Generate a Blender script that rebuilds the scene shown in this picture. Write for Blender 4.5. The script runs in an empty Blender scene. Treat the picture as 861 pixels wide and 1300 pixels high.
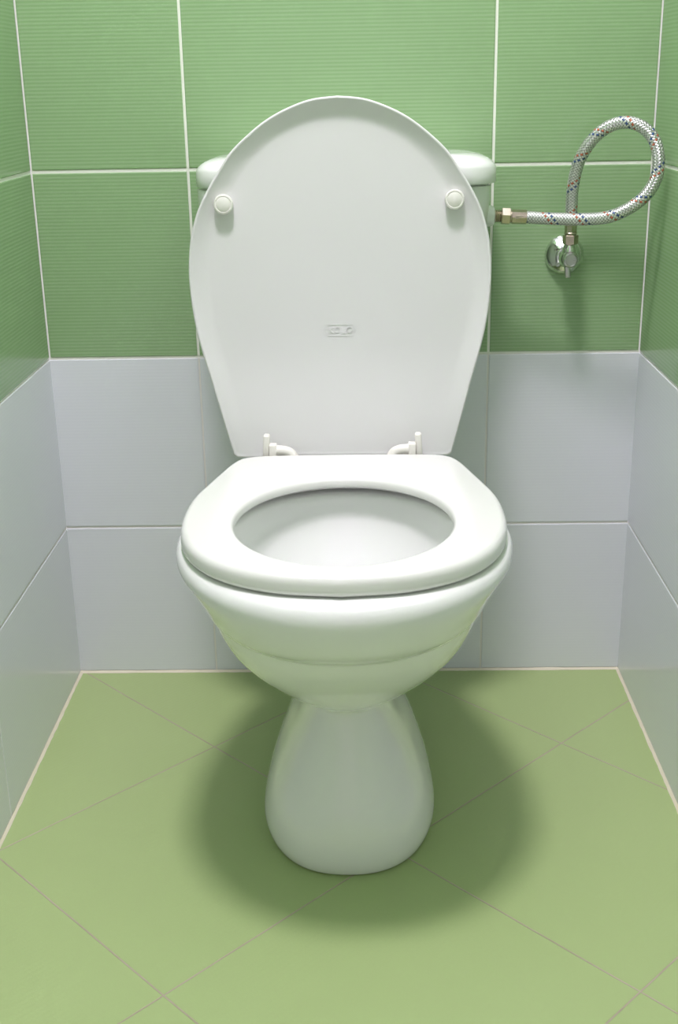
import bpy, bmesh, math
from mathutils import Vector, Matrix
PI = math.pi
S = bpy.context.scene
COL = S.collection

# ------------------------------------------------------------ camera
def setup_camera():
    f, pitch, roll, yaw = 1520.4, 0.3454, -0.018, -0.0237
    fw = Vector((math.sin(yaw)*math.cos(pitch), math.cos(yaw)*math.cos(pitch), -math.sin(pitch)))
    r = fw.cross(Vector((0, 0, 1))).normalized(); u = r.cross(fw)
    r2 = math.cos(roll)*r + math.sin(roll)*u
    u2 = -math.sin(roll)*r + math.cos(roll)*u
    cd = bpy.data.cameras.new('camera'); cam = bpy.data.objects.new('camera', cd); COL.objects.link(cam)
    M = Matrix((r2, u2, -fw)).transposed().to_4x4(); M.translation = Vector((0.013, -1.6283, 0.842))
    cam.matrix_world = M
    cd.sensor_fit = 'VERTICAL'; cd.sensor_height = 36.0; cd.lens = 36.0*f/1300.0
    cd.clip_start = 0.05; cd.clip_end = 50
    S.camera = cam
setup_camera()

# ------------------------------------------------------------ world, exposure, lamp settings
w = bpy.data.worlds.new('world'); S.world = w; w.use_nodes = True
w.node_tree.nodes['Background'].inputs[0].default_value = (1, .94, 1, 1)
w.node_tree.nodes['Background'].inputs[1].default_value = 0.6
S.view_settings.view_transform = 'Standard'; S.view_settings.look = 'None'
S.view_settings.gamma = 1.0; S.view_settings.use_curve_mapping = False
S.view_settings.exposure = 0.0
LAMP_POS = (-0.09, -0.76, 2.36)
LAMP_POWER = 154.0

# ------------------------------------------------------------ materials
def new_mat(name):
    m = bpy.data.materials.new(name); m.use_nodes = True
    nt = m.node_tree; b = nt.nodes['Principled BSDF']
    return m, nt, b
def simple(name, col, rough=.3, metal=0, coat=0, coat_r=.05, spec=.5):
    m, nt, b = new_mat(name)
    b.inputs['Base Color'].default_value = (*col, 1); b.inputs['Roughness'].default_value = rough
    b.inputs['Metallic'].default_value = metal; b.inputs['Coat Weight'].default_value = coat
    b.inputs['Coat Roughness'].default_value = coat_r; b.inputs['Specular IOR Level'].default_value = spec
    return m
def mth(nt, op, a, b=None, c=None):
    n = nt.nodes.new('ShaderNodeMath'); n.operation = op
    for i, v in enumerate((a, b, c)):
        if v is None: continue
        if hasattr(v, 'is_linked') or hasattr(v, 'links'): nt.links.new(v, n.inputs[i])
        else: n.inputs[i].default_value = v
    return n.outputs[0]
def noise(nt, scale, detail=3, vec=None):
    n = nt.nodes.new('ShaderNodeTexNoise'); n.inputs['Scale'].default_value = scale; n.inputs['Detail'].default_value = detail
    if vec is not None: nt.links.new(vec, n.inputs['Vector'])
    return n.outputs['Fac']
def mixc(nt, fac, a, b, mode='MIX'):
    n = nt.nodes.new('ShaderNodeMix'); n.data_type = 'RGBA'; n.blend_type = mode
    for i, v in ((0, fac), (6, a), (7, b)):
        if hasattr(v, 'links'): nt.links.new(v, n.inputs[i])
        elif i == 0: n.inputs[0].default_value = v
        else: n.inputs[i].default_value = (*v, 1)
    return n.outputs[2]
def pos_xyz(nt):
    g = nt.nodes.new('ShaderNodeNewGeometry'); s = nt.nodes.new('ShaderNodeSeparateXYZ')
    nt.links.new(g.outputs['Position'], s.inputs[0]); return g.outputs['Position'], s.outputs
def bump(nt, b, h, strength, dist):
    n = nt.nodes.new('ShaderNodeBump'); n.inputs['Strength'].default_value = strength; n.inputs['Distance'].default_value = dist
    nt.links.new(h, n.inputs['Height']); nt.links.new(n.outputs[0], b.inputs['Normal'])

def wall_tile_mat(name, ca, cb, rib, rough):
    """glazed tile with fine horizontal ribs pressed into its face"""
    m, nt, b = new_mat(name)
    P, xyz = pos_xyz(nt)
    ph = mth(nt, 'MULTIPLY', xyz[2], 2*PI/0.0046)
    s = mth(nt, 'SINE', ph)
    s = mth(nt, 'MULTIPLY_ADD', s, .5, .5)
    n = noise(nt, 5.0, 3, P)
    c = mixc(nt, n, ca, cb)
    # base colour goes a little paler on the rib tops
    c2 = mixc(nt, mth(nt, 'MULTIPLY', s, rib*.42), c, (1, 1, 1))
    nt.links.new(c2, b.inputs['Base Color'])
    b.inputs['Roughness'].default_value = rough
    b.inputs['Specular IOR Level'].default_value = .5
    bump(nt, b, s, 1.0, .00016*rib*2)
    return m
GREEN = wall_tile_mat('green_ribbed_tile', (.245, .402, .186), (.270, .432, .208), .17, .18)
WHITE = wall_tile_mat('pale_ribbed_tile', (.745, .775, .830), (.775, .800, .850), .09, .10)
GROUT = simple('cream_wall_grout', (.86, .88, .80), .7)
GROUTW = simple('grey_wall_grout', (.82, .80, .78), .7)
CAULK = simple('cream_floor_caulk', (.74, .70, .55), .6)
PAINT = simple('white_ceiling_paint', (.85, .85, .84), .8)
PAINTW = simple('offwhite_wall_paint', (.82, .82, .80), .8)

def floor_mat():
    m, nt, b = new_mat('green_floor_tile')
    P, xyz = pos_xyz(nt)
    an, s, u0, v0 = 0.7937, 0.3302, -0.1903, -0.6857
    ca, sa = math.cos(an), math.sin(an)
    dx = mth(nt, 'SUBTRACT', xyz[0], u0); dy = mth(nt, 'SUBTRACT', xyz[1], v0)
    nz = mth(nt, 'MULTIPLY_ADD', noise(nt, 14, 2, P), .0016, -.0008)
    i = mth(nt, 'ADD', mth(nt, 'ADD', mth(nt, 'MULTIPLY', dx, ca), mth(nt, 'MULTIPLY', dy, sa)), nz)
    j = mth(nt, 'ADD', mth(nt, 'SUBTRACT', mth(nt, 'MULTIPLY', dy, ca), mth(nt, 'MULTIPLY', dx, sa)), nz)
    def edge(a):      # distance to the nearest joint
        t = mth(nt, 'FRACT', mth(nt, 'ADD', mth(nt, 'DIVIDE', a, s), 100.5))
        return mth(nt, 'MULTIPLY', mth(nt, 'ABSOLUTE', mth(nt, 'SUBTRACT', t, .5)), s)
    d = mth(nt, 'MINIMUM', edge(i), edge(j))
    mr = nt.nodes.new('ShaderNodeMapRange'); mr.inputs[1].default_value = .0005; mr.inputs[2].default_value = .0013
    nt.links.new(d, mr.inputs[0]); face = mr.outputs[0]
    n1 = noise(nt, 3.0, 4, P); n2 = noise(nt, 420, 3, P)
    body = mixc(nt, n1, (.350, .458, .198), (.374, .486, .218))
    body = mixc(nt, mth(nt, 'MULTIPLY', n2, .22), body, (.32, .41, .165))
    gn = noise(nt, 16, 3, P)
    gcol = mixc(nt, gn, (.30, .28, .18), (.56, .46, .40))
    col = mixc(nt, face, gcol, body)
    nt.links.new(col, b.inputs['Base Color'])
    r = mth(nt, 'MULTIPLY_ADD', face, -.32, .80); nt.links.new(r, b.inputs['Roughness'])
    b.inputs['Specular IOR Level'].default_value = .35
    rib = mth(nt, 'MULTIPLY', mth(nt, 'SINE', mth(nt, 'MULTIPLY', j, 2*PI/.0065)), .06)
    h = mth(nt, 'ADD', mth(nt, 'ADD', face, rib), mth(nt, 'MULTIPLY', n2, .10))
    bump(nt, b, h, .8, .0008)
    return m
FLOOR = floor_mat()

CERAMIC = simple('white_glazed_ceramic', (.86, .87, .86), .12, coat=.6, coat_r=.03)
PLASTIC = simple('white_seat_plastic', (.84, .84, .82), .22, coat=.25, coat_r=.1)
PLASTIC_LID = simple('white_lid_plastic', (.74, .74, .74), .30)
RUBBER = simple('ivory_bumper_plastic', (.80, .79, .74), .4)
HINGE = simple('ivory_hinge_plastic', (.84, .82, .77), .35)
def brass_mat():
    m, nt, b = new_mat('nickel_brass')
    P, _ = pos_xyz(nt)
    c = mixc(nt, noise(nt, 180, 3, P), (.56, .49, .38), (.44, .39, .31))
    nt.links.new(c, b.inputs['Base Color']); b.inputs['Metallic'].default_value = 1; b.inputs['Roughness'].default_value = .24
    return m
BRASS = brass_mat()
CHROME = simple('polished_chrome', (.78, .78, .78), .08, metal=1)
DARKCHROME = simple('brushed_chrome', (.50, .50, .49), .3, metal=1)
def water_mat():
    m, nt, b = new_mat('clear_water')
    b.inputs['Base Color'].default_value = (.9, .95, .95, 1); b.inputs['Roughness'].default_value = .02
    b.inputs['Transmission Weight'].default_value = 1; b.inputs['IOR'].default_value = 1.33
    return m
WATER = water_mat()

def braid_mat(length):
    m, nt, b = new_mat('steel_braid')
    uv = nt.nodes.new('ShaderNodeUVMap'); s = nt.nodes.new('ShaderNodeSeparateXYZ'); nt.links.new(uv.outputs[0], s.inputs[0])
    U, V = s.outputs[0], s.outputs[1]             # U metres along, V once around
    n = 10.0; pit = .0385                            # strands per turn, helix pitch
    a = mth(nt, 'MULTIPLY', mth(nt, 'ADD', mth(nt, 'DIVIDE', U, pit), V), n)
    c = mth(nt, 'MULTIPLY', mth(nt, 'SUBTRACT', mth(nt, 'DIVIDE', U, pit), V), n)
    fa = mth(nt, 'FRACT', mth(nt, 'ADD', a, 200)); fc = mth(nt, 'FRACT', mth(nt, 'ADD', c, 200))
    ia = mth(nt, 'FLOOR', mth(nt, 'ADD', a, 200)); ic = mth(nt, 'FLOOR', mth(nt, 'ADD', c, 200))
    par = mth(nt, 'MODULO', mth(nt, 'ADD', ia, ic), 2.0)           # which family is on top
    ha = mth(nt, 'SINE', mth(nt, 'MULTIPLY', fa, PI)); hc = mth(nt, 'SINE', mth(nt, 'MULTIPLY', fc, PI))
    inv = mth(nt, 'SUBTRACT', 1.0, par)
    h = mth(nt, 'ADD', mth(nt, 'MULTIPLY', ha, par), mth(nt, 'MULTIPLY', hc, inv))
    # coloured tracer strands in one family
    sid = mth(nt, 'MODULO', mth(nt, 'ADD', ic, 1000.0), n)
    def is_id(k):
        return mth(nt, 'LESS_THAN', mth(nt, 'ABSOLUTE', mth(nt, 'SUBTRACT', sid, k)), .4)
    vis = mth(nt, 'MULTIPLY', inv, mth(nt, 'GREATER_THAN', hc, .25))
    red = mth(nt, 'MULTIPLY', is_id(3.0), vis); blue = mth(nt, 'MULTIPLY', is_id(5.0), vis)
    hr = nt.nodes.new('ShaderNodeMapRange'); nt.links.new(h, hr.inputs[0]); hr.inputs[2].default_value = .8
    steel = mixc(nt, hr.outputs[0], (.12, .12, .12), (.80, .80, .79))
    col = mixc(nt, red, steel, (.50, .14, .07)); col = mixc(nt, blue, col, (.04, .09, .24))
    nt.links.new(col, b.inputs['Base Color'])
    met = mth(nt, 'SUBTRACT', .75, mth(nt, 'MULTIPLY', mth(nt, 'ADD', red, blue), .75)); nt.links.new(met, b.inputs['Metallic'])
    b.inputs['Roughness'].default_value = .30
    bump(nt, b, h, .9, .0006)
    return m

# ------------------------------------------------------------ mesh helpers
def link(name, bm, mats, parent=None, smooth=True, angle=40):
    me = bpy.data.meshes.new(name); bm.normal_update(); bm.to_mesh(me); bm.free()
    for m in (mats if isinstance(mats, (list, tuple)) else [mats]): me.materials.append(m)
    o = bpy.data.objects.new(name, me); COL.objects.link(o)
    if parent is not None: o.parent = parent; o.matrix_parent_inverse = Matrix.Identity(4)
    if smooth:
        for p in me.polygons: p.use_smooth = True
        me.set_sharp_from_angle(angle=math.radians(angle))
    return o
def catmull(pts, sub):
    out = []; n = len(pts)
    for i in range(n-1):
        p0 = pts[max(i-1, 0)]; p1 = pts[i]; p2 = pts[i+1]; p3 = pts[min(i+2, n-1)]
        for k in range(sub):
            t = k/sub
            out.append(tuple(.5*(2*b + (c-a)*t + (2*a-5*b+4*c-d)*t*t + (3*b-a-3*c+d)*t**3) for a, b, c, d in zip(p0, p1, p2, p3)))
    out.append(tuple(pts[-1])); return out
def resample(pts, n, closed=True):
    P = [Vector(p) for p in pts]
    if closed: P.append(P[0].copy())
    L = [0]
    for a, b in zip(P, P[1:]): L.append(L[-1]+(b-a).length)
    out = []; k = 0
    m = n if closed else n-1
    for i in range(n):
        t = L[-1]*i/m
        while k < len(L)-2 and L[k+1] < t: k += 1
        f = (t-L[k])/max(1e-9, L[k+1]-L[k]); out.append(P[k].lerp(P[k+1], min(1, f)))
    return out
def mirror_outline(half, n):
    """half: points from one end of the symmetry axis to the other with x>=0 -> closed outline"""
    h = catmull(half, 8)
    return resample(list(h)+[(-x, y) for x, y in reversed(h[1:-1])], n)
def rings_to_bm(rings, cap_start=False, cap_end=False, closed_loop=False):
    bm = bmesh.new(); V = [[bm.verts.new(p) for p in r] for r in rings]
    n = len(rings[0]); pairs = list(zip(V, V[1:]))
    if closed_loop: pairs.append((V[-1], V[0]))
    for A, B in pairs:
        for i in range(n):
            j = (i+1) % n; bm.faces.new((A[i], A[j], B[j], B[i]))
    if cap_start: bm.faces.new(list(reversed(V[0])))
    if cap_end: bm.faces.new(V[-1])
    bmesh.ops.recalc_face_normals(bm, faces=bm.faces); return bm
def lathe(bm, prof, c, axis, seg=40):
    """profile (radius, distance along axis) swept about axis from c"""
    ax = Vector(axis).normalized(); t = Vector((0, 0, 1)) if abs(ax.z) < .9 else Vector((1, 0, 0))
    e1 = ax.cross(t).normalized(); e2 = ax.cross(e1); c = Vector(c); V = []
    for r, d in prof:
        if r < 1e-6: V.append([bm.verts.new(c+ax*d)])
        else: V.append([bm.verts.new(c+ax*d+e1*(r*math.cos(2*PI*k/seg))+e2*(r*math.sin(2*PI*k/seg))) for k in range(seg)])
    for A, B in zip(V, V[1:]):
        for i in range(seg):
            j = (i+1) % seg
            if len(A) == 1 and len(B) == 1: continue
            if len(A) == 1: bm.faces.new((A[0], B[i], B[j]))
            elif len(B) == 1: bm.faces.new((A[i], A[j], B[0]))
            else: bm.faces.new((A[i], A[j], B[j], B[i]))
    bmesh.ops.recalc_face_normals(bm, faces=bm.faces)
def rbox(bm, c, s, r=.001, seg=3, rot=None):
    g = bmesh.ops.create_cube(bm, size=1); vs = g['verts']
    bmesh.ops.scale(bm, vec=s, verts=vs)
    es = list({e for v in vs for e in v.link_edges})
    nv = bmesh.ops.bevel(bm, geom=es, offset=r, segments=seg, profile=.5, affect='EDGES')['verts'] if r > 0 else []
    vs = list({v for v in vs if v.is_valid} | set(nv))
    if rot is not None: bmesh.ops.rotate(bm, cent=(0, 0, 0), matrix=rot, verts=vs)
    bmesh.ops.translate(bm, vec=c, verts=vs)
def tube(bm, pts, radii, seg=16, caps=True, uv=None, closed=False):
    P = [Vector(p) for p in pts]; n = len(P)
    T = [(P[min(i+1, n-1)]-P[max(i-1, 0)]).normalized() for i in range(n)]
    N = T[0].orthogonal().normalized(); V = []; acc = [0]
    for i in range(n):
        if i: N = (N - T[i]*N.dot(T[i])).normalized(); acc.append(acc[-1]+(P[i]-P[i-1]).length)
        B = T[i].cross(N); r = radii if isinstance(radii, (int, float)) else radii[i]
        V.append([bm.verts.new(P[i]+N*(r*math.cos(2*PI*k/seg))+B*(r*math.sin(2*PI*k/seg))) for k in range(seg)])
    lay = bm.loops.layers.uv.verify() if uv else None
    for i in range(n-1):
        for k in range(seg):
            j = (k+1) % seg
            f = bm.faces.new((V[i][k], V[i][j], V[i+1][j], V[i+1][k]))
            if uv:
                for lp, (a, b_) in zip(f.loops, ((i, k), (i, k+1), (i+1, k+1), (i+1, k))):
                    lp[lay].uv = (acc[a], b_/seg)
    if caps: bm.faces.new(list(reversed(V[0]))); bm.faces.new(V[-1])
    if not uv: bmesh.ops.recalc_face_normals(bm, faces=bm.faces)
    return acc[-1]
def empty(name, loc, label, cat, group=None):
    o = bpy.data.objects.new(name, None); COL.objects.link(o); o.location = loc
    o.empty_display_size = .05; o['label'] = label; o['category'] = cat
    if group: o['group'] = group
    return o

# ------------------------------------------------------------ room
XL, XR, YF, ZC = -0.4233, 0.3907, -2.10, 2.42
Z1 = 0.2358; ROWS = [0.0, Z1, Z1+.25, Z1+.5, Z1+.75, Z1+1.0, Z1+1.25, Z1+1.5, Z1+1.75, Z1+2.0, ZC]
JL, JR = -0.216, 0.184

def struct(o, label=None):
    o['kind'] = 'structure'
    if label: o['label'] = label
    return o

def tiled_wall(name, origin, ux, nrm, joints, extent, rows, label):
    """tiles as bevelled slabs standing 1.2 mm proud of a grout bed; ux along wall, nrm into the room"""
    bm = bmesh.new(); O = Vector(origin); ux = Vector(ux); nrm = Vector(nrm); uz = Vector((0, 0, 1))
    def q(a, b, c, d, mi):
        f = bm.faces.new([bm.verts.new(v) for v in (a, b, c, d)]); f.material_index = mi; return f
    P = lambda u, z, h: O+ux*u+uz*z+nrm*h
    h0, bv, th = -.0010, .0009, .0
    u0, u1 = extent
    for (za, zb, mi) in ((0, ROWS[2]-.0005, 3), (ROWS[2]-.0005, ZC, 2)):
        q(P(u0, za, h0), P(u1, za, h0), P(u1, zb, h0), P(u0, zb, h0), mi)
    back = [P(u0, 0, -.1), P(u1, 0, -.1), P(u1, ZC, -.1), P(u0, ZC, -.1)]
    fr = [P(u0, 0, h0), P(u1, 0, h0), P(u1, ZC, h0), P(u0, ZC, h0)]
    q(*back, 2)
    for k in range(4):
        q(fr[k], fr[(k+1) % 4], back[(k+1) % 4], back[k], 2)
    js = [u0]+joints+[u1]
    for r in range(len(rows)-1):
        mi = 1 if (r < 2 or r > 6) else 0  # unseen top rows added in pale tile to cut green bounce light
        g = .0017 if r < 2 else .0022
        zb = rows[r]+(g if r else .0035); zt = rows[r+1]-g
        for a, b in zip(js, js[1:]):
            e = .0016 if mi == 0 else -.0014; ua = a+(g*.8 if a != u0 else e); ub = b-(g*.8 if b != u1 else e)
            o4 = [P(ua, zb, h0), P(ub, zb, h0), P(ub, zt, h0), P(ua, zt, h0)]
            m4 = [P(ua, zb, -bv*.5), P(ub, zb, -bv*.5), P(ub, zt, -bv*.5), P(ua, zt, -bv*.5)]
            i4 = [P(ua+bv, zb+bv, 0), P(ub-bv, zb+bv, 0), P(ub-bv, zt-bv, 0), P(ua+bv, zt-bv, 0)]
            q(*i4, mi)
            for k in range(4):
                l = (k+1) % 4
                q(m4[k], m4[l], i4[l], i4[k], mi); q(o4[k], o4[l], m4[l], m4[k], mi)
    bmesh.ops.remove_doubles(bm, verts=bm.verts, dist=1e-6)
    # make faces look into the room
    for f in bm.faces:
        f.normal_update()
        if abs(f.normal.dot(nrm)) > .3 and (f.calc_center_median()-O).dot(nrm) > -.05 and f.normal.dot(nrm) < 0: f.normal_flip()
    return struct(link(name, bm, [GREEN, WHITE, GROUT, GROUTW], smooth=False), label)

tiled_wall('wall_back', (0, 0, 0), (1, 0, 0), (0, -1, 0), [JL, JR], (XL, XR), ROWS, 'back wall, green ribbed tiles above two rows of pale grey tiles')
lj = [0.385+.4*k for k in range(5)]; rj = [0.40+.4*k for k in range(5)]
tiled_wall('wall_left', (XL, 0, 0), (0, -1, 0), (1, 0, 0), [j for j in lj if j < -YF-.05], (0, -YF), ROWS, 'left side wall, green tiles above pale grey tiles')
tiled_wall('wall_right', (XR, 0, 0), (0, -1, 0), (-1, 0, 0), [j for j in rj if j < -YF-.05], (0, -YF), ROWS, 'right side wall, green tiles above pale grey tiles')

def slab(name, x0, x1, y0, y1, z0, z1, mat, label):
    bm = bmesh.new(); bmesh.ops.create_cube(bm, size=1)
    bmesh.ops.scale(bm, vec=(x1-x0, y1-y0, z1-z0), verts=bm.verts); bmesh.ops.translate(bm, vec=((x0+x1)/2, (y0+y1)/2, (z0+z1)/2), verts=bm.verts)
    return struct(link(name, bm, mat, smooth=False), label)
slab('floor', XL-.1, XR+.1, YF-.1, .1, -.08, 0, FLOOR, 'green floor tiles laid diagonally with thin pinkish joints')
slab('ceiling', XL-.1, XR+.1, YF-.1, .1, ZC, ZC+.08, PAINT, 'white painted ceiling')
#slab('wall_front', XL-.1, XR+.1, YF-.1, YF, 0, ZC, PAINTW, 'off-white painted front wall')

def caulk(name, a, b, nrm):
    """thin quarter-round of grout where wall meets floor"""
    a, b, nrm = Vector(a), Vector(b), Vector(nrm); bm = bmesh.new(); rings = []
    N = max(2, int((b-a).length/.01)); import random; rnd = random.Random(name)
    for i in range(N+1):
        p = a.lerp(b, i/N); s = .0022+.0010*rnd.random(); 
        rings.append([p-nrm*.001, p+nrm*s, p+nrm*s*.75+Vector((0, 0, s*.35)), p+nrm*s*.35+Vector((0, 0, s*.65)), p+Vector((0, 0, s)), p-nrm*.001+Vector((0, 0, s))])
    bm.free(); bm = rings_to_bm(rings, True, True)
    return struct(link(name, bm, CAULK, smooth=False))
caulk('trim_1', (XL, -.0005, .0002), (XR, -.0005, .0002), (0, -1, 0))
caulk('trim_2', (XL+.0005, 0, .0002), (XL+.0005, YF, .0002), (1, 0, 0))
caulk('trim_3', (XR-.0005, 0, .0002), (XR-.0005, YF, .0002), (-1, 0, 0))

# ------------------------------------------------------------ ceiling lamp (lights the room)
lamp = empty('ceiling_lamp', (LAMP_POS[0], LAMP_POS[1], ZC), 'round opal ceiling lamp with a white base, above the toilet', 'lamp')
bm = bmesh.new(); lathe(bm, [(0, 0), (.150, 0), (.155, .004), (.155, .022), (.150, .026), (0, .026)], (0, 0, 0), (0, 0, -1), 48)
link('lamp_base', bm, PAINT, lamp)
em = bpy.data.materials.new('opal_glow'); em.use_nodes = True; nt = em.node_tree
for n in list(nt.nodes):
    if n.type == 'BSDF_PRINCIPLED': nt.nodes.remove(n)
e = nt.nodes.new('ShaderNodeEmission'); e.inputs[0].default_value = (1.0, .905, .995, 1); e.inputs[1].default_value = LAMP_POWER
nt.links.new(e.outputs[0], nt.nodes['Material Output'].inputs[0])
bm = bmesh.new(); lathe(bm, [(.145, .026)]+[(.145*math.cos(a), .026+.05*math.sin(a)) for a in [PI/2*k/8 for k in range(1, 8)]]+[(0, .076)], (0, 0, 0), (0, 0, -1), 48)
link('lamp_shade', bm, em, lamp)

# ------------------------------------------------------------ toilet
TX = -0.0105
toilet = empty('toilet', (TX, -.30, 0), 'white ceramic toilet with raised lid and seat down, standing against the back wall', 'toilet')
ORG = Vector((TX, -.30, 0))
def loc(p): return Vector(p)-ORG            # world to toilet space
NS = 112
def section(z, yf, yc, yb, hw, nf=2.2, nb=2.6, hb=None):
    """horizontal slice: rounded front, squarer back narrowing to hb"""
    if hb is None: hb = hw
    pts = []
    for k in range(NS):
        t = 2*PI*k/NS; c, s = math.cos(t), math.sin(t)
        if c >= 0:
            x = hw*math.copysign(abs(s)**(2/nf), s); y = yc-(yc-yf)*abs(c)**(2/nf)
        else:
            x = math.copysign(abs(s)**(2/nb), s); v = abs(c)**(2/nb)
            y = yc+(yb-yc)*v; ww = hw+(hb-hw)*(3*v*v-2*v**3); x *= ww
        pts.append(loc((TX+x, y, z)))
    return pts
# z, y_front, y_widest, y_back, half width, n front, n back, half width at back
outer = [
 (.0000, -.492, -.350, -.130, .0940, 2.35, 3.0, .085),
 (.0025, -.500, -.350, -.130, .1005, 2.35, 3.0, .088),
 (.0200, -.504, -.350, -.130, .1040, 2.35, 3.0, .090),
 (.0500, -.501, -.350, -.130, .0960, 2.40, 3.0, .088),
 (.0900, -.490, -.350, -.130, .0775, 2.35, 3.0, .076),
 (.1300, -.475, -.350, -.125, .0600, 2.3, 3.0, .062),
 (.1600, -.463, -.350, -.120, .0510, 2.3, 3.0, .054),
 (.1800, -.457, -.350, -.110, .0490, 2.3, 3.0, .052),
 (.1860, -.458, -.352, -.105, .0500, 2.3, 3.0, .048),
 (.1900, -.464, -.355, -.100, .0520, 2.2, 2.9, .056),
 (.2050, -.493, -.365, -.090, .0710, 2.1, 2.8, .066),
 (.2300, -.529, -.375, -.075, .1010, 2.1, 2.7, .078),
 (.2600, -.560, -.385, -.060, .1300, 2.1, 2.6, .086),
 (.2900, -.581, -.395, -.045, .1445, 2.1, 2.6, .094),
 (.3110, -.592, -.400, -.035, .1500, 2.1, 2.6, .100),
 (.3210, -.6045, -.405, -.030, .1560, 2.1, 2.6, .106),
 (.3350, -.6140, -.410, -.025, .1610, 2.1, 2.6, .112),
 (.3520, -.6205, -.418, -.022, .1690, 2.1, 2.6, .118),
 (.3680, -.6220, -.420, -.020, .1790, 2.1, 2.6, .120),
 (.3790, -.6180, -.420, -.021, .1790, 2.1, 2.6, .119),
 (.3850, -.6080, -.418, -.024, .1740, 2.1, 2.6, .116),
 (.3865, -.5980, -.415, -.030, .1640, 2.1, 2.6, .112)]
inner = [
 (.3865, -.5850, -.440, -.294, .1330, 2.1, 2.1, .133),
 (.3830, -.5800, -.440, -.299, .1280, 2.1, 2.1, .128),
 (.3700, -.5785, -.440, -.300, .1265, 2.1, 2.1, .1265),
 (.3550, -.5770, -.440, -.303, .1255, 2.1, 2.1, .1255),
 (.3350, -.5720, -.440, -.314, .1220, 2.1, 2.1, .122),
 (.3100, -.5620, -.438, -.332, .1140, 2.1, 2.1, .114),
 (.2850, -.5450, -.432, -.350, .1010, 2.1, 2.1, .101),
 (.2600, -.5200, -.422, -.362, .0830, 2.1, 2.1, .083),
 (.2400, -.4850, -.410, -.366, .0600, 2.1, 2.1, .060),
 (.2200, -.4600, -.405, -.366, .0450, 2.1, 2.1, .045),
 (.2100, -.4500, -.402, -.366, .0380, 2.1, 2.1, .038)]
def pad(L, breaks=()):
    """smooth between levels, keeping a crease at each break height"""
    cuts = [0]+[i for i, l in enumerate(L) if l[0] in breaks]+[len(L)-1]; out = []
    for a, b in zip(cuts, cuts[1:]): out += catmull(L[a:b+1], 6)[:-1]
    return out+[L[-1]]
rings = [section(*l) for l in pad(outer, (.1860, .3110))]+[section(*l) for l in pad(inner)]
bm = rings_to_bm(rings, cap_start=True, cap_end=True)
bowl = link('bowl', bm, CERAMIC, toilet, angle=50)
bm = bmesh.new(); vs = [bm.verts.new(p) for p in section(.2300, -.470, -.407, -.3668, .0510, 2.1, 2.1, .051)]; bm.faces.new(vs)
r2 = bmesh.ops.extrude_face_region(bm, geom=bm.faces[:]); bmesh.ops.translate(bm, vec=(0, 0, -.004), verts=[v for v in r2['geom'] if isinstance(v, bmesh.types.BMVert)])
bmesh.ops.recalc_face_normals(bm, faces=bm.faces)
link('water', bm, WATER, toilet, smooth=False)

# seat ring
SO = [(0, -.2075), (.060, -.2085), (.105, -.2110), (.1270, -.2190), (.1360, -.2330), (.1430, -.2540), (.1515, -.2880), (.1600, -.3220), (.1668, -.3500),
      (.1712, -.3800), (.1728, -.4120), (.1720, -.4450), (.1665, -.4820), (.1530, -.5200), (.1300, -.5540), (.0980, -.5800), (.0550, -.5980), (0, -.6055)]
SI = [(.1155*math.sin(PI*k/16), -.4410+.1310*math.cos(PI*k/16)) for k in range(17)]
NO = 160
oo = mirror_outline(SO, NO); ii = mirror_outline(SI, NO)
def seat_ring(s, z, grow=0):
    out = []
    for k in range(NO):
        a, b = oo[k], ii[k]; d = (b-a); L = d.length
        p = a+d.normalized()*s if s >= 0 else b+d.normalized()*s+d.normalized()*0
        out.append(loc((TX+p.x, p.y, z)))
    return out
def inner_ring(s, z): # s metres outward from hole edge
    out = []
    for k in range(NO):
        a, b = oo[k], ii[k]; d = (a-b).normalized(); p = b+d*s
        out.append(loc((TX+p.x, p.y, z)))
    return out
SB, ST = .3874, .4085
R = [seat_ring(.004, SB), seat_ring(.0005, SB+.003), seat_ring(0, SB+.007), seat_ring(.0004, ST-.009)]
for k in range(1, 7):
    a = PI/2*k/6; R.append(seat_ring(.0004+.009*(1-math.cos(a)), ST-.009+.009*math.sin(a)))
R.append(inner_ring(.0080, ST+.0002))
for k in range(1, 7):
    a = PI/2*k/6; R.append(inner_ring(.0070-.0065*math.sin(a), ST+.0002-.0065*(1-math.cos(a))))
R += [inner_ring(0, ST-.0085), inner_ring(.0006, ST-.0102), inner_ring(.0020, ST-.0110), inner_ring(.0100, SB+.006), seat_ring(.0085, SB+.006), seat_ring(.0075, SB)]
bm = rings_to_bm(R, closed_loop=True)
seat = link('seat', bm, PLASTIC, toilet, angle=60)
bm = bmesh.new()
for sx, yy in ((-1, -.5), (1, -.5), (-1, -.33), (1, -.33)):
    o = TX+sx*(.135 if yy < -.4 else .145)
    b2 = bmesh.new(); rbox(b2, loc((o, yy, .3867)), (.022, .010, .003), .001, 2)
    link('seat_pad', b2, RUBBER, seat).parent = seat
bm.free()

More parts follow.
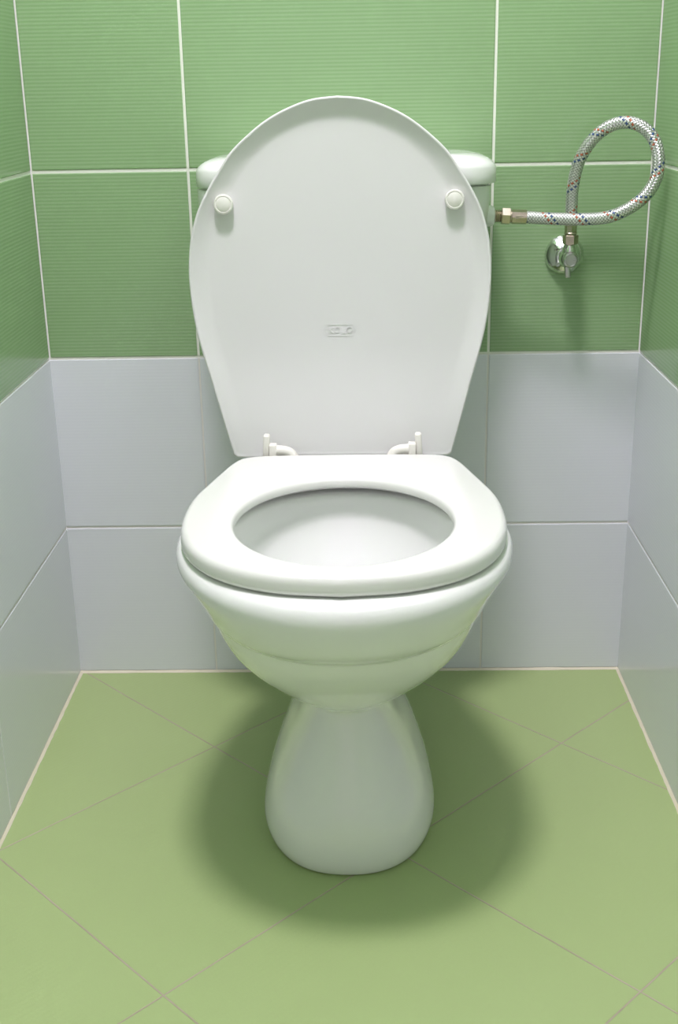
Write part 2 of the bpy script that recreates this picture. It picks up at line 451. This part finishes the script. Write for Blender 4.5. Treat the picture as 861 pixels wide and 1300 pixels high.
# raised lid, leaning back on the cistern
LX = -0.0155; LK = .07
LH = [(0, .3985), (.060, .3980), (.115, .3965), (.1352, .3975), (.1385, .4050), (.1445, .4270), (.1540, .4640), (.1625, .4980), (.1710, .5290), (.1772, .5570), (.1815, .5880), (.1832, .6200),
      (.1818, .6470), (.1778, .6720), (.1690, .6990), (.1570, .7220), (.1440, .7420), (.1290, .7635), (.1090, .7823), (.0850, .8003), (.0600, .8132), (.0310, .8230), (0, .8262)]
NLD = 240
lo = mirror_outline(LH, NLD)
cen = Vector((0, .60))
nrm = Vector((0, -1, LK)).normalized()      # towards the room
def lidpt(x, zz, h):
    p = Vector((LX+x, -.185+LK*(zz-.40), zz)); return loc(p+nrm*h)
def sm(a, b, x): t = min(1, max(0, (x-a)/(b-a))); return t*t*(3-2*t)
def lid_ring(s, h0, h1, frac=0):
    """s inset, height runs from h0 (low end) to h1 (rest)"""
    out = []
    for k in range(NLD):
        p = Vector((lo[k].x*(1-s/.183), cen.y+(lo[k].y-cen.y)*(1-s/.225))); p = p.lerp(cen, frac); q = sm(.40, .535, p.y)
        out.append(lidpt(p.x, p.y, h0+(h1-h0)*q))
    return out
R = [lid_ring(.004, -.0155, -.0155), lid_ring(.001, -.0135, -.0135), lid_ring(0, -.010, -.010), lid_ring(0, -.003, -.002), lid_ring(.0006, -.0015, -.0006),
     lid_ring(.0018, -.001, 0), lid_ring(.0030, -.0011, -.0004), lid_ring(.0042, -.0014, -.0016)]
for k in range(1, 13):
    t = k/12; R.append(lid_ring(.0042+.022*t, -.0014-.0010*t, -.0016-.0090*math.sin(t*PI/2)))
R += [lid_ring(.0262, -.0026, -.0108, f) for f in [.99*k/32 for k in range(1, 33)]]
bm = rings_to_bm(R, cap_start=True, cap_end=True)
lid = link('lid', bm, PLASTIC_LID, toilet, angle=60)
for sx, zz in ((-1, .7060), (1, .7075)):
    b2 = bmesh.new()
    c = lidpt(sx*.1378, zz, -.0125)
    lathe(b2, [(0, 0), (.0105, 0), (.0112, .004), (.0118, .0115), (.0110, .0130), (.0096, .0134), (.0090, .0128), (.0080, .0134), (0, .0140)], c, nrm, 36)
    link('bumper', b2, RUBBER, lid)
# moulded mark on the inside of the lid
mk = bmesh.new()
def mkpt(x, z, h=0): return lidpt(x, z, -.0109+h)
U = nrm.cross(Vector((1, 0, 0))).normalized(); U = U if U.z > 0 else -U
def stroke(pts, w=.0011, hh=.0007):
    for a, b in zip(pts, pts[1:]):
        pa, pb = mkpt(*a), mkpt(*b); d = (pb-pa).normalized(); s = d.cross(nrm).normalized()*w*.5; d2 = d*w*.4
        q = [pa-d2-s, pb+d2-s, pb+d2+s, pa-d2+s]
        top = [mk.verts.new(v+nrm*hh) for v in q]; bot = [mk.verts.new(v) for v in q]
        mk.faces.new(top)
        for i in range(4): mk.faces.new((bot[i], bot[(i+1) % 4], top[(i+1) % 4], top[i]))
ox, oz = -.0005, .5537; hz = .0034
def L(pts, cx): return [(ox+cx+x, oz+z) for x, z in pts]
stroke(L([(-.0024, -hz), (-.0024, hz)], -.0112)); stroke(L([(.0022, hz), (-.0020, 0), (.0024, -hz)], -.0112))
circ = lambda: [(.0030*math.cos(t), hz*math.sin(t)) for t in [2*PI*k/14 for k in range(15)]]
stroke(L(circ(), -.0038)); stroke(L([(-.0020, hz), (-.0020, -hz), (.0024, -hz)], .0040)); stroke(L(circ(), .0112))
stroke([(ox+x, oz+z) for x, z in ((-.0150, -.0068), (-.0185, 0), (-.0150, .0068), (.0150, .0068), (.0185, 0), (.0150, -.0068), (-.0150, -.0068))], .0009, .0005)
bmesh.ops.recalc_face_normals(mk, faces=mk.faces)
link('moulded_mark', mk, PLASTIC_LID, lid, smooth=False)

# hinges
HX = -0.0152
for sx in (-1, 1):
    b2 = bmesh.new()
    X = lambda d: HX+sx*d
    rbox(b2, loc((X(.0865), -.200, .401)), (.0092, .013, .035), .0012, 3)                  # post on the bowl
    h = link('hinge', b2, HINGE, toilet)
    b2 = bmesh.new(); rbox(b2, loc((X(.0950), -.1965, .4120)), (.0080, .012, .036), .0022, 4, Matrix.Rotation(-sx*.06, 3, 'Y'))
    link('hinge_plate', b2, HINGE, h)
    b2 = bmesh.new()
    tube(b2, [loc(p) for p in catmull([(X(.0905), -.2, .4105), (X(.080), -.2, .4105), (X(.071), -.2, .4095), (X(.064), -.2005, .4060), (X(.0595), -.202, .3985), (X(.058), -.203, .389)], 5)], .0062, 20)
    link('hinge_arm', b2, HINGE, h)

# cistern
CX = -0.0075
def rrect(hx, y0, y1, r, z, cx=CX, bulge=0, n=10):
    pts = []; cy = (y0+y1)/2; hy = (y1-y0)/2; r = min(r, hy-.001)
    for (sx, sy, a0) in ((1, 1, 0), (-1, 1, PI/2), (-1, -1, PI), (1, -1, 3*PI/2)):
        for k in range(n+1):
            a = a0+PI/2*k/n
            x = sx*(hx-r)+r*math.cos(a); y = sy*(hy-r)+r*math.sin(a)
            pts.append((x, y))
    out = []
    for i, (x, y) in enumerate(pts):
        b = bulge*(1-(x/hx)**2) if y < 0 else 0
        out.append(loc((cx+x, cy+y-b, z)))
    return out
BX = -0.0100
R = [rrect(.110, -.120, -.012, .03, .384, BX), rrect(.118, -.125, -.008, .035, .390, BX), rrect(.124, -.128, -.006, .04, .410, BX), rrect(.134, -.129, -.005, .04, .455, BX), rrect(.146, -.130, -.004, .04, .50, BX),
     rrect(.168, -.132, -.004, .04, .60, BX), rrect(.1815, -.134, -.004, .04, .700, BX), rrect(.1822, -.134, -.004, .04, .7185, BX), rrect(.1815, -.1333, -.0045, .04, .7192, BX),
     rrect(.1770, -.129, -.008, .036, .7192, BX), rrect(.1770, -.129, -.008, .036, .7220, BX)]
bm = rings_to_bm(R, True, True)
lathe(bm, [(0, 0), (.0135, 0), (.0135, .004), (.0115, .0090), (.0105, .0100), (0, .0100)], loc((CX+.1765, -.075, .6785)), (1, 0, 0), 32)
cis = link('cistern', bm, CERAMIC, toilet, angle=50)
R = [rrect(.180, -.134, -.006, .04, .7215), rrect(.1850, -.1395, -.0035, .047, .7217), rrect(.1858, -.1402, -.003, .048, .7228), rrect(.1860, -.1405, -.003, .05, .732)]
for k in range(1, 11):
    a = PI/2*k/10; i = .032*(1-math.cos(a)); R.append(rrect(.1860-i*1.25, -.1405+i*.6, -.003-i*.15, .05, .737+.0200*math.sin(a)))
R.append(rrect(.110, -.095, -.030, .03, .7578))
bm = rings_to_bm(R, True, True); cl = link('cistern_lid', bm, CERAMIC, toilet, angle=50)
b2 = bmesh.new(); lathe(b2, [(0, 0), (.022, 0), (.022, .004), (.020, .0055), (.017, .005), (.016, .0065), (0, .007)], loc((CX, -.062, .7572)), (0, 0, 1), 36)
link('flush_button', b2, CHROME, cl)

# ------------------------------------------------------------ supply hose
HOSE = [(.2185, -.077, .6766), (.2402, -.081, .6752), (.2642, -.086, .6744), (.2842, -.090, .6741), (.3152, -.096, .6766),
        (.3382, -.100, .6853), (.3598, -.103, .7013), (.3720, -.104, .7218), (.3746, -.103, .7421), (.3718, -.099, .7604), (.3633, -.094, .7759),
        (.3481, -.088, .7864), (.3308, -.081, .7883), (.3135, -.073, .7814), (.2993, -.065, .7674), (.2885, -.057, .7483), (.2833, -.050, .7278),
        (.2812, -.045, .7052), (.2815, -.0425, .6824), (.2818, -.0420, .6670)]
hose = empty('supply_hose', (.2185, -.077, .6766), 'looped braided steel water hose with red and blue flecks between cistern and wall valve', 'hose')
HO = Vector((.2185, -.077, .6766))
bm = bmesh.new()
hp = [Vector(p)-HO for p in catmull(HOSE, 14)]
tube(bm, hp, .0077, 28, True, uv=True)
link('braided_tube', bm, braid_mat(1), hose)
def hexring(bm, c0, c1, r, axis_hint, seg=6, ch=.0012):
    c0, c1 = Vector(c0), Vector(c1); L = (c1-c0).length; ax = (c1-c0).normalized()
    e1 = ax.cross(Vector(axis_hint)).normalized(); e2 = ax.cross(e1); V = []
    for d, rr in ((0, r-ch), (ch*.7, r), (L-ch*.7, r), (L, r-ch)):
        V.append([bm.verts.new(c0+ax*d+(e1*math.cos(2*PI*k/seg)+e2*math.sin(2*PI*k/seg))*rr) for k in range(seg)])
    for A, B in zip(V, V[1:]):
        for i in range(seg): bm.faces.new((A[i], A[(i+1) % seg], B[(i+1) % seg], B[i]))
    bm.faces.new(V[0][::-1]); bm.faces.new(V[-1])
    bmesh.ops.recalc_face_normals(bm, faces=bm.faces)
def hl(p): return Vector(p)-HO
# tank end: crimped ferrule and hexagon nut
bm = bmesh.new()
a, b = hl((.2010, -.0755, .6771)), hl((.2200, -.0772, .6765)); d = (b-a).normalized()
hexring(bm, a, b, .0090, (0, 0, 1), 8, .0008)
rbox(bm, (a+b)/2+Vector((0, -.0083, .0005)), (.0115, .0008, .0042), .0003, 1)
link('ferrule', bm, BRASS, hose, smooth=False)
bm = bmesh.new(); hexring(bm, hl((.1880, -.075, .6780)), hl((.1995, -.0754, .6773)), .0108, (0, 1, .3))
lathe(bm, [(.0080, 0), (.0080, .004)], hl((.1980, -.0754, .6774)), (1, 0, 0), 24)
link('nut', bm, BRASS, hose, smooth=False)
# valve end
bm = bmesh.new(); hexring(bm, hl((.2818, -.042, .6690)), hl((.2820, -.042, .6530)), .0080, (0, 1, .0), 8, .0007)
lathe(bm, [(.0078, 0), (.0084, .001), (.0084, .0022), (.0072, .003), (.0072, .0045)], hl((.2820, -.042, .6530)), (0, 0, -1), 24)
link('ferrule', bm, BRASS, hose, smooth=False)
bm = bmesh.new(); hexring(bm, hl((.2821, -.042, .6495)), hl((.2822, -.042, .6375)), .0102, (.25, 1, 0))
link('nut', bm, BRASS, hose, smooth=False)
# threaded inlet tail of the cistern
bm = bmesh.new(); prof = [(.0076, 0)]
for k in range(4): prof += [(.0082, .0008+.0024*k), (.0072, .0020+.0024*k)]
prof += [(.0070, .0105), (0, .0105)]
lathe(bm, prof, loc((.1775, -.075, .6782)), (1, 0, 0), 28)
link('threaded_inlet', bm, BRASS, cis)

# ------------------------------------------------------------ angle valve on the wall
VX, VZ = .2815, .6185
VO = Vector((VX, 0, VZ))
valve = empty('angle_valve', VO, 'small chrome angle valve with round wall plate, on the green tiles under the hose loop', 'valve')
Y = (0, -1, 0)
bm = bmesh.new()
lathe(bm, [(0, .0002), (.0258, .0002), (.0262, .0015), (.0256, .0035), (.0235, .0065), (.0195, .0105), (.0150, .0140), (.0118, .0160), (.0100, .0165), (0, .0165)], (0, 0, 0), Y, 56)
link('wall_plate', bm, CHROME, valve)
bm = bmesh.new()
lathe(bm, [(0, .010), (.0088, .012), (.0088, .022), (.0105, .026), (.0122, .031), (.0128, .037), (.0122, .043), (.0100, .0475), (.0085, .049), (0, .049)], (0, 0, 0), Y, 40)
lathe(bm, [(.0095, 0), (.0095, .010), (.0078, .0125), (.0070, .019)], (.0004, -.040, .004), (0, 0, 1), 32)
link('valve_body', bm, CHROME, valve)
bm = bmesh.new()
lathe(bm, [(0, .046), (.0060, .046), (.0060, .051), (.0088, .0525), (.0098, .0545), (.0100, .0610), (.0092, .0632), (.0075, .0640), (.0070, .0634), (0, .0632)], (-.001, 0, .0015), Y, 36)
rbox(bm, (-.0035, -.0560, -.0145), (.0075, .0060, .0150), .0016, 3, Matrix.Rotation(-.12, 3, 'Y'))
rbox(bm, (.0040, -.0643, .0020), (.0050, .0010, .0012), .0003, 1)
link('handle', bm, DARKCHROME, valve)
